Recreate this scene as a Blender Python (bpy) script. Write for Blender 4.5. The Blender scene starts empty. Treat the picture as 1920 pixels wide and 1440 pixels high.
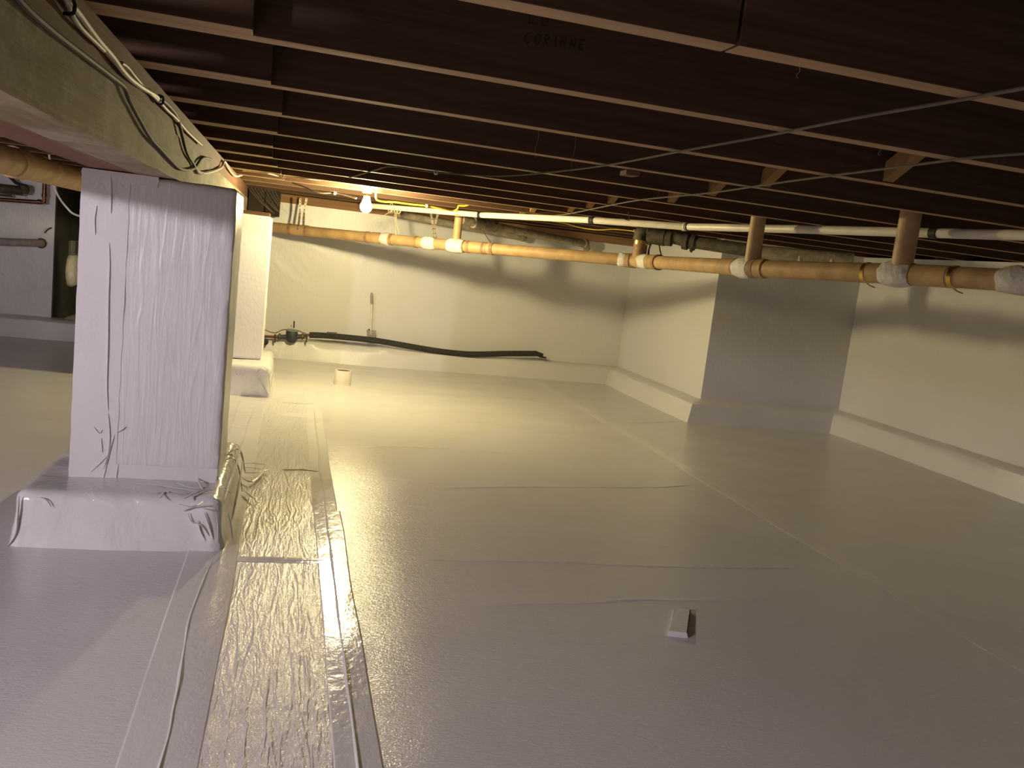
import bpy, bmesh, math, random
from mathutils import Vector, Matrix, noise
random.seed(7)
D = bpy.data
S = bpy.context.scene
COL = S.collection

# ------------------------------------------------------------------ camera
EYE = Vector((0, 0, 0.8))
F, PITCH, ROLL, YAW = 1600.0, math.radians(-7.95), math.radians(6.59), math.radians(15.14)
_f = Vector((math.sin(YAW) * math.cos(PITCH), math.cos(YAW) * math.cos(PITCH), math.sin(PITCH)))
_r0 = Vector((math.cos(YAW), -math.sin(YAW), 0))
_u0 = _r0.cross(_f)
_r = _r0 * math.cos(ROLL) + _u0 * math.sin(ROLL)
_u = _u0 * math.cos(ROLL) - _r0 * math.sin(ROLL)
cam_data = D.cameras.new('camera')
cam_data.sensor_width = 36.0
cam_data.lens = F / 1920 * 36
cam_data.clip_start = 0.02
cam = D.objects.new('camera', cam_data)
COL.objects.link(cam)
cam.matrix_world = Matrix(((_r.x, _u.x, -_f.x, EYE.x), (_r.y, _u.y, -_f.y, EYE.y), (_r.z, _u.z, -_f.z, EYE.z), (0, 0, 0, 1)))
S.camera = cam

# ------------------------------------------------------------------ world, exposure
w = D.worlds.new('world'); S.world = w; w.use_nodes = True
w.node_tree.nodes['Background'].inputs[0].default_value = (0.0, 0.0, 0.0, 1)
w.node_tree.nodes['Background'].inputs[1].default_value = 0.0
S.view_settings.view_transform = 'Standard'
S.view_settings.look = 'None'
S.view_settings.gamma = 1
S.view_settings.exposure = 0.0
S.view_settings.use_curve_mapping = False
LAMP_A = (1.0, 0.83, 0.43, 1750.0)     # warm bulb in view: colour and strength
LAMP_B = (0.98, 0.86, 0.99, 2900.0)    # bulb left of the girder, behind the camera
LAMP_B_POS = (-1.75, 0.15, 0.99)


# ------------------------------------------------------------------ survey helpers
def _ray(px, py):
    return _r * ((px - 960) / F) + _u * ((720 - py) / F) + _f
def ax(px, py, x):
    d = _ray(px, py); return EYE + d * ((x - EYE.x) / d.x)
def ay(px, py, y):
    d = _ray(px, py); return EYE + d * ((y - EYE.y) / d.y)
def az(px, py, z):
    d = _ray(px, py); return EYE + d * ((z - EYE.z) / d.z)


# ------------------------------------------------------------------ mesh helpers
class MB:
    def __init__(s):
        s.v, s.f = [], []
    def add(s, vs, fs):
        o = len(s.v)
        s.v += [Vector(v) for v in vs]
        s.f += [[i + o for i in f] for f in fs]
        return s
    def box(s, x0, x1, y0, y1, z0, z1, bev=0.0):
        if bev <= 0:
            return s.add([(x0, y0, z0), (x1, y0, z0), (x1, y1, z0), (x0, y1, z0), (x0, y0, z1), (x1, y0, z1), (x1, y1, z1), (x0, y1, z1)],
                         [(0, 3, 2, 1), (4, 5, 6, 7), (0, 1, 5, 4), (1, 2, 6, 5), (2, 3, 7, 6), (3, 0, 4, 7)])
        bm = bmesh.new()
        bmesh.ops.create_cube(bm, size=1)
        for v in bm.verts:
            v.co = Vector(((x0 + x1) / 2 + v.co.x * (x1 - x0), (y0 + y1) / 2 + v.co.y * (y1 - y0), (z0 + z1) / 2 + v.co.z * (z1 - z0)))
        bmesh.ops.bevel(bm, geom=bm.edges[:], offset=bev, segments=2, affect='EDGES', profile=0.5)
        bm.verts.index_update()
        s.add([v.co.copy() for v in bm.verts], [[v.index for v in f.verts] for f in bm.faces])
        bm.free()
        return s
    def tube(s, pts, r, n=10, smooth=0, flat=1.0, cap=True):
        pts = [Vector(p) for p in pts]
        if smooth:
            pts = catmull(pts, smooth)
        m = len(pts)
        rs = r if isinstance(r, (list, tuple)) else [r] * m
        if len(rs) != m:
            rs = [rs[min(len(rs) - 1, int(i * len(rs) / m))] for i in range(m)]
        t0 = (pts[1] - pts[0]).normalized()
        ref = Vector((0, 0, 1)) if abs(t0.z) < 0.9 else Vector((1, 0, 0))
        a = t0.cross(ref).normalized(); b = a.cross(t0).normalized()
        vs, prev = [], t0
        for i, p in enumerate(pts):
            t = (pts[min(i + 1, m - 1)] - pts[max(i - 1, 0)]).normalized()
            q = prev.rotation_difference(t)
            a = (q @ a).normalized(); b = (q @ b).normalized(); prev = t
            for k in range(n):
                an = 2 * math.pi * k / n
                vs.append(p + a * (math.cos(an) * rs[i]) + b * (math.sin(an) * rs[i] * flat))
        fs = []
        for i in range(m - 1):
            for k in range(n):
                k2 = (k + 1) % n
                fs.append((i * n + k, i * n + k2, (i + 1) * n + k2, (i + 1) * n + k))
        if cap:
            fs.append(tuple(range(n - 1, -1, -1)))
            fs.append(tuple((m - 1) * n + k for k in range(n)))
        return s.add(vs, fs)
    def lathe(s, base, axis, prof, n=20, closed_ends=True):
        """prof: list of (distance along axis, radius)"""
        base, axis = Vector(base), Vector(axis).normalized()
        ref = Vector((0, 0, 1)) if abs(axis.z) < 0.9 else Vector((1, 0, 0))
        a = axis.cross(ref).normalized(); b = axis.cross(a).normalized()
        vs, fs = [], []
        for (h, r) in prof:
            for k in range(n):
                an = 2 * math.pi * k / n
                vs.append(base + axis * h + a * (math.cos(an) * r) + b * (math.sin(an) * r))
        m = len(prof)
        for i in range(m - 1):
            for k in range(n):
                k2 = (k + 1) % n
                fs.append((i * n + k, (i + 1) * n + k, (i + 1) * n + k2, i * n + k2))
        if closed_ends:
            fs.append(tuple(range(n)))
            fs.append(tuple((m - 1) * n + k for k in range(n - 1, -1, -1)))
        return s.add(vs, fs)
    def ribbon(s, pts, half, up, th):
        """flat strap following pts: half width along 'up', thickness th across"""
        pts = [Vector(p) for p in pts]; up = Vector(up).normalized()
        vs, fs = [], []
        for i, p in enumerate(pts):
            t = (pts[min(i + 1, len(pts) - 1)] - pts[max(i - 1, 0)]).normalized()
            u = (up - t * up.dot(t)).normalized(); n = t.cross(u).normalized()
            vs += [p + u * half + n * th, p - u * half + n * th, p - u * half - n * th, p + u * half - n * th]
        for i in range(len(pts) - 1):
            for k in range(4):
                k2 = (k + 1) % 4
                fs.append((i * 4 + k, i * 4 + k2, i * 4 + 4 + k2, i * 4 + 4 + k))
        e = (len(pts) - 1) * 4
        fs += [(3, 2, 1, 0), (e, e + 1, e + 2, e + 3)]
        return s.add(vs, fs)
    def build(s, name, mat, parent=None, smooth=False, origin=None):
        if parent is not None:
            o0 = Vector(parent['_o']) if '_o' in parent else Vector((0, 0, 0))
        elif origin is not None:
            o0 = Vector(origin)
        else:
            xs = [v.x for v in s.v]; ys = [v.y for v in s.v]; zs = [v.z for v in s.v]
            o0 = Vector(((min(xs) + max(xs)) / 2, (min(ys) + max(ys)) / 2, min(zs)))
        me = D.meshes.new(name)
        me.from_pydata([tuple(v - o0) for v in s.v], [], s.f)
        bm = bmesh.new(); bm.from_mesh(me)
        bmesh.ops.recalc_face_normals(bm, faces=bm.faces[:])
        bm.to_mesh(me); bm.free()
        if smooth:
            for p in me.polygons:
                p.use_smooth = True
            try:
                me.set_sharp_from_angle(angle=math.radians(40))
            except Exception:
                pass
        me.materials.append(mat)
        ob = D.objects.new(name, me)
        COL.objects.link(ob)
        if parent is not None:
            ob.parent = parent
            ob['_o'] = tuple(o0)
        else:
            ob.location = o0
            ob['_o'] = tuple(o0)
        return ob

def catmull(pts, k):
    if len(pts) < 3:
        return pts
    out = []
    for i in range(len(pts) - 1):
        p0 = pts[max(i - 1, 0)]; p1 = pts[i]; p2 = pts[i + 1]; p3 = pts[min(i + 2, len(pts) - 1)]
        for j in range(k):
            t = j / k
            out.append(0.5 * ((2 * p1) + (p2 - p0) * t + (2 * p0 - 5 * p1 + 4 * p2 - p3) * t * t + (3 * p1 - p0 - 3 * p2 + p3) * t ** 3))
    out.append(pts[-1])
    return out

def empty(name, loc, label, cat, group=None):
    o = D.objects.new(name, None); COL.objects.link(o)
    o.empty_display_size = 0.05
    o.location = loc; o['_o'] = tuple(loc)
    return tag(o, label, cat, group)
def tag(o, label, cat, group=None):
    o['label'] = label; o['category'] = cat
    if group: o['group'] = group
    return o
def struct(o, label=None, cat=None):
    o['kind'] = 'structure'
    if label: o['label'] = label
    if cat: o['category'] = cat
    return o


# ------------------------------------------------------------------ materials
def new_mat(name):
    m = D.materials.new(name); m.use_nodes = True
    nt = m.node_tree
    return m, nt, nt.nodes['Principled BSDF']
def ramp(nt, fac, c0, c1, p0=0.35, p1=0.65):
    r = nt.nodes.new('ShaderNodeValToRGB')
    r.color_ramp.elements[0].position = p0; r.color_ramp.elements[1].position = p1
    r.color_ramp.elements[0].color = (*c0, 1); r.color_ramp.elements[1].color = (*c1, 1)
    nt.links.new(fac, r.inputs[0])
    return r.outputs[0]
def coords(nt, scale):
    tc = nt.nodes.new('ShaderNodeNewGeometry')
    mp = nt.nodes.new('ShaderNodeMapping'); mp.inputs['Scale'].default_value = scale
    nt.links.new(tc.outputs['Position'], mp.inputs[0])
    return mp.outputs[0]
def noise_tex(nt, scale3, scale=1.0, detail=3.0, rough=0.55, dist=0.0):
    n = nt.nodes.new('ShaderNodeTexNoise')
    n.inputs['Scale'].default_value = scale; n.inputs['Detail'].default_value = detail
    n.inputs['Roughness'].default_value = rough; n.inputs['Distortion'].default_value = dist
    nt.links.new(coords(nt, scale3), n.inputs['Vector'])
    return n.outputs['Fac']
def bump(nt, h, strength, dist, prev=None):
    b = nt.nodes.new('ShaderNodeBump')
    b.inputs['Strength'].default_value = strength; b.inputs['Distance'].default_value = dist
    nt.links.new(h, b.inputs['Height'])
    if prev is not None:
        nt.links.new(prev, b.inputs['Normal'])
    return b.outputs['Normal']
def simple(name, col, rough=0.5, metal=0.0, var=0.15, scale=30.0, bmp=0.0, bscale=80.0, stretch=(1, 1, 1)):
    m, nt, p = new_mat(name)
    c0 = tuple(c * (1 - var) for c in col); c1 = tuple(min(1, c * (1 + var)) for c in col)
    p.inputs['Base Color'].default_value = (*col, 1)
    if var:
        nt.links.new(ramp(nt, noise_tex(nt, stretch, scale), c0, c1), p.inputs['Base Color'])
    p.inputs['Roughness'].default_value = rough
    p.inputs['Metallic'].default_value = metal
    if bmp:
        nt.links.new(bump(nt, noise_tex(nt, stretch, bscale), 1.0, bmp), p.inputs['Normal'])
    return m
def liner(name, layers, rough=0.3, col=((.69, .68, .66), (.735, .725, .705)), spec=0.5):
    """white reinforced plastic sheet; layers = [(scale3, dist, distortion)]"""
    m, nt, p = new_mat(name)
    nt.links.new(ramp(nt, noise_tex(nt, (1, 1, 1), 2.2, 4), col[0], col[1], .3, .7), p.inputs['Base Color'])
    p.inputs['Roughness'].default_value = rough
    p.inputs['Specular IOR Level'].default_value = spec
    nrm = None
    for (sc, dist, dd, *vein) in layers:
        h = noise_tex(nt, sc, 1.0, 2.0 if vein else 3.0, 0.6, dd)
        if vein:      # thin sharp wrinkles between smooth fields
            r = nt.nodes.new('ShaderNodeValToRGB'); cr = r.color_ramp
            cr.elements[0].position = .5 - vein[0]; cr.elements[1].position = .5 + vein[0]
            cr.elements[0].color = (0, 0, 0, 1); cr.elements[1].color = (0, 0, 0, 1)
            e_ = cr.elements.new(.5); e_.color = (1, 1, 1, 1)
            nt.links.new(h, r.inputs[0]); h = r.outputs[0]
        nrm = bump(nt, h, 1.0, dist, nrm)
    nt.links.new(nrm, p.inputs['Normal'])
    return m
def wood(name, dark, light, axis='x', rough=0.75, stain=None):
    m, nt, p = new_mat(name)
    sc = {'x': (2.0, 45, 45), 'y': (45, 2.0, 45), 'z': (45, 45, 2.0)}[axis]
    g = noise_tex(nt, sc, 1.0, 5, 0.65, 0.6)
    c = ramp(nt, g, dark, light, .3, .72)
    if stain:
        mx = nt.nodes.new('ShaderNodeMixRGB'); mx.blend_type = 'MIX'
        s = ramp(nt, noise_tex(nt, (5, 5, 9), 1.0, 5, 0.7), (0, 0, 0), (1, 1, 1), .42, .66)
        nt.links.new(s, mx.inputs[0]); nt.links.new(c, mx.inputs[1]); mx.inputs[2].default_value = (*stain, 1)
        c = mx.outputs[0]
    nt.links.new(c, p.inputs['Base Color'])
    p.inputs['Roughness'].default_value = rough
    p.inputs['Specular IOR Level'].default_value = .2
    nt.links.new(bump(nt, g, 0.6, 0.002), p.inputs['Normal'])
    return m
def emit(name, rgb, strength):
    m, nt, p = new_mat(name)
    p.inputs['Base Color'].default_value = (.9, .9, .88, 1)
    p.inputs['Emission Color'].default_value = (*rgb, 1)
    p.inputs['Emission Strength'].default_value = strength
    return m

M = {}
M['floor'] = liner('liner_floor', [((2.0, 4.0, 3.0), .003, .5), ((85, 210, 60), .0012, .3), ((260, 260, 240), .0006, 0)], rough=.14)
M['runner'] = liner('liner_runner', [((34, 4, 30), .0012, .5, .12), ((190, 70, 80), .0016, .4), ((320, 220, 300), .0007, 0)], rough=.16)
M['tape'] = liner('liner_tape', [((14, 9, 10), .0014, .6), ((70, 45, 50), .0007, .5), ((200, 200, 200), .0002, 0)], rough=.13, col=((.70, .69, .67), (.735, .725, .705)))
M['wall'] = liner('liner_wall', [((2.0, 2.0, 2.4), .012, .5), ((95, 95, 40), .0011, .6), ((330, 330, 330), .0004, 0)], rough=.3)
M['pier'] = liner('liner_pier', [((26, 26, 3), .0005, .5, .10), ((95, 95, 8), .0010, .8), ((260, 260, 260), .0004, 0)], rough=.3)
M['foot'] = liner('liner_footing', [((9, 9, 9), .004, 1.5), ((150, 150, 150), .0005, 0)], rough=.22)
M['joist'] = wood('joist_wood', (.060, .031, .017), (.105, .058, .033), 'x')
M['joist_edge'] = wood('joist_pale_underside', (.33, .205, .105), (.44, .29, .16), 'x')
M['girder'] = wood('girder_wood', (.17, .085, .055), (.27, .14, .095), 'y')
M['girder_grey'] = wood('girder_weathered', (.20, .155, .085), (.33, .27, .16), 'y', .8, stain=(.44, .40, .31))
M['sill'] = wood('sill_wood', (.13, .07, .045), (.21, .115, .07), 'y')
M['pale_wood'] = wood('bridging_wood', (.26, .145, .05), (.38, .22, .085), 'z')
M['near_black'] = simple('near_black_blocks', (.020, .013, .009), .9, 0, .3, 20)
M['plate'] = wood('sill_plate_wood', (.22, .12, .06), (.34, .19, .095), 'x')
M['tan'] = simple('tan_pipe', (.44, .285, .13), .55, 0, .16, 14, .0006, 120)
M['tan_rust'] = simple('tan_pipe_rusty', (.30, .17, .085), .6, 0, .3, 40, .001, 120)
M['putty'] = simple('pipe_putty', (.66, .63, .58), .8, 0, .12, 30, .004, 60)
M['dusty'] = simple('dusty_pipe', (.30, .25, .175), .85, 0, .25, 25, .003, 70)
M['dark_iron'] = simple('dark_iron', (.085, .07, .045), .7, .2, .35, 30, .003, 60)
M['pvc'] = simple('pvc', (.80, .74, .60), .4, 0, .05, 20)
M['bore'] = simple('pipe_bore', (.13, .085, .05), .8, 0, .2, 40)
M['stub_pvc'] = simple('stub_pvc', (.70, .65, .55), .4, 0, .05, 20)
M['black'] = simple('black_rubber', (.02, .02, .018), .6, 0, .2, 30)
M['foam'] = simple('pipe_foam', (.035, .035, .03), .85, 0, .25, 60, .001, 200)
M['brass'] = simple('brass_band', (.85, .58, .16), .25, 1.0, .08, 40)
M['steel'] = simple('strap_steel', (.33, .29, .22), .5, .7, .25, 60)
M['copper'] = simple('copper', (.22, .10, .065), .35, .9, .2, 40)
M['bronze'] = simple('bronze_fitting', (.16, .105, .055), .6, .5, .3, 60)
M['valve'] = simple('valve_grey', (.045, .055, .065), .55, .1, .2, 40)
M['valve_lid'] = simple('valve_lid', (.22, .25, .24), .5, .1, .15, 40)
M['cable'] = simple('cable_white', (.55, .49, .37), .6, 0, .15, 40)
M['cable_grey'] = simple('cable_grey', (.125, .095, .062), .8, 0, .15, 40)
M['cable_dark'] = simple('cable_dark', (.06, .04, .028), .7, 0, .2, 40)
M['yellow'] = simple('cable_yellow', (.85, .62, .04), .45, 0, .08, 40)
M['twine'] = simple('twine', (.62, .52, .32), .9, 0, .2, 200)
M['porcelain'] = simple('porcelain', (.8, .77, .7), .3, 0, .04, 30)
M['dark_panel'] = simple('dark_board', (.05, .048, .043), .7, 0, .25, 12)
M['conduit'] = simple('conduit_white', (.72, .69, .62), .4, 0, .05, 30)
M['grey_pvc'] = simple('grey_pipe', (.36, .30, .27), .6, 0, .15, 30)
M['sleeve_shade'] = simple('sleeve_shade_brown', (.10, .055, .03), .9, 0, .2, 50)
M['ink'] = simple('marker_ink', (.018, .011, .008), .8, 0, 0)
M['cobweb'] = simple('cobweb', (.30, .25, .17), .9, 0, .1, 50)
m, nt, p = new_mat('clear_cup'); p.inputs['Base Color'].default_value = (.85, .83, .78, 1)
p.inputs['Roughness'].default_value = .12; p.inputs['Transmission Weight'].default_value = .85; p.inputs['IOR'].default_value = 1.4
M['clear'] = m
M['bulb_a'] = emit('bulb_warm', LAMP_A[:3], LAMP_A[3])
M['bulb_b'] = emit('bulb_white', LAMP_B[:3], LAMP_B[3])

# ------------------------------------------------------------------ dimensions (floor z = 0)
ZJ = 1.089            # underside of the joists
HJ = 0.235            # joist height
YB = 6.05             # back wall
XR = 3.42             # right wall
XBUMP = 2.45          # face of the projecting wall
YBUMP = 4.66          # its end
XL, YF = -3.3, -2.6   # left wall, front wall behind the camera


# ------------------------------------------------------------------ structure
def floor_z(x, y):
    return 0.006 * noise.noise(Vector((x * 1.1, y * 1.5, 3.3))) + 0.002 * noise.noise(Vector((x * 3.1, y * 6.0, 1.3))) - .006
def grid_floor():
    mb = MB(); nx, ny = 130, 180
    x0, x1, y0, y1 = XL, XR + .1, YF, YB + 1.2
    vs = []
    for j in range(ny + 1):
        for i in range(nx + 1):
            x = x0 + (x1 - x0) * i / nx; y = y0 + (y1 - y0) * j / ny
            vs.append((x, y, floor_z(x, y)))
    fs = [(j * (nx + 1) + i, j * (nx + 1) + i + 1, (j + 1) * (nx + 1) + i + 1, (j + 1) * (nx + 1) + i) for j in range(ny) for i in range(nx)]
    return mb.add(vs, fs)
floor = struct(grid_floor().build('floor', M['floor'], smooth=True, origin=(0, 0, 0)), 'white plastic liner sheet covering the crawl space floor', 'floor')

def strip(x0, x1, y0, y1, zt, wob=0.0, n=40, along='y', seed=0.0):
    """thin tape lying on the floor, real thickness, softly waving edges"""
    mb = MB(); vs, fs = [], []
    for i in range(n + 1):
        t = i / n
        w0 = wob * noise.noise(Vector((t * 6 + seed, 1.7, 0))); w1 = wob * noise.noise(Vector((t * 6 + seed, 9.1, 0)))
        if along == 'y':
            y = y0 + (y1 - y0) * t
            row = [(x0 + w0, y), (x0 + w0 + .005, y), (x1 + w1 - .005, y), (x1 + w1, y)]
        else:
            x = x0 + (x1 - x0) * t
            row = [(x, y0 + w0), (x, y0 + w0 + .004), (x, y1 + w1 - .004), (x, y1 + w1)]
        dz = 0.0002 * noise.noise(Vector((t * 14 + seed, 4.4, 2)))
        for k, (a, b) in enumerate(row):
            vs.append((a, b, floor_z(a, b) + (-.0005 if k in (0, 3) else zt * .2 + .0003 + dz)))
    for i in range(n):
        for k in range(3):
            fs.append((i * 4 + k, i * 4 + k + 1, i * 4 + 5 + k, i * 4 + 4 + k))
    return mb.add(vs, fs)
rn = strip(-.134, .125, .2, 4.35, .0015, .003, 60).build('runner_sheet', M['runner'], floor)
rn['label'] = 'wrinkled glossy liner strip between the taped seams'
strip(-.20, -.075, .2, 4.3, .0065, .004, 60, seed=3).build('seam_tape', M['tape'], floor)
strip(.118, .200, .2, 2.57, .0065, .004, 60, seed=5).build('seam_tape', M['tape'], floor)
strip(.112, .192, 2.54, 4.75, .0035, .004, 60, seed=8).build('seam_tape', M['tape'], floor)
strip(1.72, 1.785, .4, 6.0, .0025, .006, 60, seed=11).build('seam_tape', M['tape'], floor)
strip(-.09, .13, 2.120, 2.165, .0042, .003, 14, 'x', 2).build('seam_tape', M['tape'], floor)
strip(-.02, .16, 3.98, 4.06, .0042, .004, 14, 'x', 4).build('seam_tape', M['tape'], floor)
strip(-.03, .17, 4.62, 4.70, .0042, .004, 14, 'x', 6).build('seam_tape', M['tape'], floor)

def fold(pts, w, h, wob=.004, n=40, seed=0.0):
    """raised crease in the sheet: low asymmetric ridge along pts"""
    pts = catmull([Vector((a, b, 0)) for a, b in pts], 14)
    mb = MB(); vs, fs = [], []
    prof = [(-1, -.010), (-.55, h * .35), (-.12, h * .95), (.12, h), (.3, h * .3), (.55, -.010)]
    m = len(pts)
    for i, q in enumerate(pts):
        t = (pts[min(i + 1, m - 1)] - pts[max(i - 1, 0)]).normalized(); nn = Vector((t.y, -t.x, 0))
        e = min(1, 6 * min(i, m - 1 - i) / m) ** .5
        g = (.75 + .5 * noise.noise(Vector((i * .17 + seed, 2, 2)))) * e
        c = q + nn * wob * noise.noise(Vector((i * .12 + seed, 5, 1)))
        for (a, b) in prof:
            q3 = c + nn * (a * w * max(g, .25))
            vs.append(q3 + Vector((0, 0, floor_z(q3.x, q3.y) + (b * g if b > 0 else -.003))))
    k = len(prof)
    for i in range(m - 1):
        for j in range(k - 1):
            fs.append((i * k + j, i * k + j + 1, (i + 1) * k + j + 1, (i + 1) * k + j))
    return mb.add(vs, fs)
for (pts, wd, h, mt) in [
    ([(.158, .3), (.159, 1.23), (.157, 1.66), (.157, 2.2), (.156, 2.54), (.153, 3.0)], .009, .006, 'tape'),
    ([(.153, 2.9), (.155, 3.3), (.157, 4.2)], .012, .005, 'tape'),
    ([(-.136, .5), (-.136, 1.25), (-.138, 1.49), (-.150, 1.8), (-.132, 2.2)], .008, .005, 'tape'),
    ([(-.15, 3.1), (-.13, 3.6), (-.12, 4.2)], .008, .004, 'tape'),
    ([(-.10, 2.128), (.02, 2.135), (.15, 2.148)], .008, .004, 'tape'),
    ([(.40, 2.165), (.8, 2.17), (1.10, 2.15), (1.55, 2.16)], .030, .0022, 'floor'),
    ([(.42, 1.872), (.70, 1.88), (.95, 1.905), (1.30, 1.90)], .026, .0022, 'floor'),
    ([(.58, 2.88), (1.0, 2.96), (1.4, 3.02), (1.62, 3.08)], .035, .0022, 'floor'),
    ([(1.72, 4.36), (2.0, 4.44), (2.3, 4.56)], .022, .0022, 'floor'),
    ([(.22, 3.42), (.6, 3.5), (1.1, 3.48)], .03, .0012, 'floor'),
    ([(0.02, 3.02), (.08, 3.03), (.15, 3.02)], .014, .004, 'tape'),
    ([(.0, 4.30), (.1, 4.29), (.17, 4.32)], .014, .005, 'tape'),
]:
    fold(pts, wd, h, seed=h * 900 + pts[0][0]).build('sheet_fold', M[mt], floor, smooth=True)

def wall_mesh(x0, x1, y0, y1, z0, z1):
    return MB().box(x0, x1, y0, y1, z0, z1)
struct(wall_mesh(-.72, XBUMP + .5, YB, YB + .2, -.02, 1.032).build('wall_back', M['wall']), 'white lined back wall behind the hanging pipes', 'wall')
struct(wall_mesh(XL, -1.47, YB, YB + .2, -.02, 1.032).build('wall_back_left', M['wall']), 'white lined back wall left of the dark recess', 'wall')
# recess in the back wall, left of the piers
rec = struct(MB().box(-1.47, -.72, YB, 7.0, -.02, .095).build('trim_1', M['wall']), 'pale sill of the dark recess in the back wall', 'sill')
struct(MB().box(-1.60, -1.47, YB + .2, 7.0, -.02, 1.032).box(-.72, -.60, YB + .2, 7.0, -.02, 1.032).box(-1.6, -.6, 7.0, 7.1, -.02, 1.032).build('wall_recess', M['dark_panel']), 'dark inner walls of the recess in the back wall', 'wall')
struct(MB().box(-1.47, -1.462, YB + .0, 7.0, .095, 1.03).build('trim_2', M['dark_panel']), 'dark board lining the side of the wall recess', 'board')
struct(wall_mesh(XBUMP, XR + .3, YBUMP, YB + .2, -.02, ZJ).build('wall_right_projecting', M['wall']), 'white lined wall corner projecting from the right', 'wall')
struct(wall_mesh(XR, XR + .2, YF, YBUMP, -.02, ZJ).build('wall_right', M['wall']), 'white lined wall on the right under the drain pipe', 'wall')
struct(wall_mesh(XL - .2, XL, YF, YB + .2, -.02, ZJ).build('wall_left', M['wall']), 'white lined wall on the far left', 'wall')
struct(wall_mesh(XL, XR, YF - .2, YF, -.02, ZJ).build('wall_front', M['wall']), 'white lined wall behind the camera', 'wall')

def ledge(path, prof, name, label, seed=0.0, mat='wall'):
    """wrapped footing ledge: profile (distance out from the wall, height) swept along a plan polyline with mitred corners; outward side is to the right of travel"""
    pts = [Vector((a, b, 0)) for a, b in path]
    m0 = len(pts)
    sn = [Vector(((pts[i + 1] - pts[i]).normalized().y, -(pts[i + 1] - pts[i]).normalized().x, 0)) for i in range(m0 - 1)]
    def miter(i):
        if i == 0: return sn[0]
        if i == m0 - 1: return sn[-1]
        v = (sn[i - 1] + sn[i]).normalized()
        return v / max(.3, v.dot(sn[i]))
    fine = []
    for i in range(m0 - 1):
        k = max(4, int((pts[i + 1] - pts[i]).length / .05))
        for j in range(k):
            t = j / k
            fine.append((pts[i].lerp(pts[i + 1], t), miter(i).lerp(miter(i + 1), t)))
    fine.append((pts[-1], miter(m0 - 1)))
    fine2 = []
    for (q, n_) in fine:     # straight runs keep the plain normal, corners the mitre: re-aim run points so the front stays parallel
        fine2.append((q, n_))
    mb = MB(); vs, fs = [], []; m = len(fine2); k = len(prof)
    for i in range(m):
        q, n_ = fine2[i]
        for (a, b) in prof:
            wv = .010 * noise.noise(Vector((i * .22 + seed, b * 9, a * 5))) if 0 < b and a > 0.01 else 0
            vs.append(q + n_ * (a + wv) + Vector((0, 0, max(b, -.02) + wv * .5)))
    for i in range(m - 1):
        for j in range(k - 1):
            fs.append((i * k + j, i * k + j + 1, (i + 1) * k + j + 1, (i + 1) * k + j))
    fs.append(tuple(range(k))); fs.append(tuple((m - 1) * k + j for j in range(k - 1, -1, -1)))
    mb.add(vs, fs)
    return struct(mb.build(name, M[mat], smooth=True), label, 'footing ledge')
LP = [(-.02, .125), (.03, .122), (.085, .118), (.105, .105), (.115, .07), (.125, .03), (.14, -.02)]
ledge([(XL, YB), (2.45, YB)], LP, 'baseboard_back', 'wrapped footing ledge along the back wall under the black hose', 1)
ledge([(XBUMP, YB), (XBUMP, YBUMP), (XR, YBUMP), (XR, YF)], LP, 'baseboard_right', 'wrapped footing ledge running round the projecting wall and along the right wall', 4)

ceil = struct(MB().box(XL - .2, XR + .3, YF - .2, 7.1, ZJ + HJ, ZJ + HJ + .03).build('ceiling', M['joist']), 'dark wooden subfloor above the joists', 'ceiling')
struct(MB().box(-.72, XBUMP, YB - .005, YB + .14, 1.032, ZJ, .003).build('trim_3', M['plate']), 'wooden sill plate on top of the back wall', 'sill plate')
struct(MB().box(XL, -1.47, YB - .005, YB + .14, 1.032, ZJ, .003).build('trim_4', M['plate']), 'wooden sill plate left of the wall recess', 'sill plate')
struct(MB().box(XL - .2, XR + .3, YB + .25, YB + .30, ZJ, ZJ + HJ).box(XL - .2, XR + .3, 7.0, 7.1, 1.0, ZJ + HJ).box(XL - .2, XR + .3, YF - .2, YF - .16, ZJ, ZJ + HJ).box(XR + .2, XR + .24, YF - .2, YB + .25, ZJ, ZJ + HJ).box(XL - .24, XL - .2, YF - .2, YB + .25, ZJ, ZJ + HJ).build('trim_5', M['joist']), 'dark rim boards closing the joist bays', 'rim board')

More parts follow.
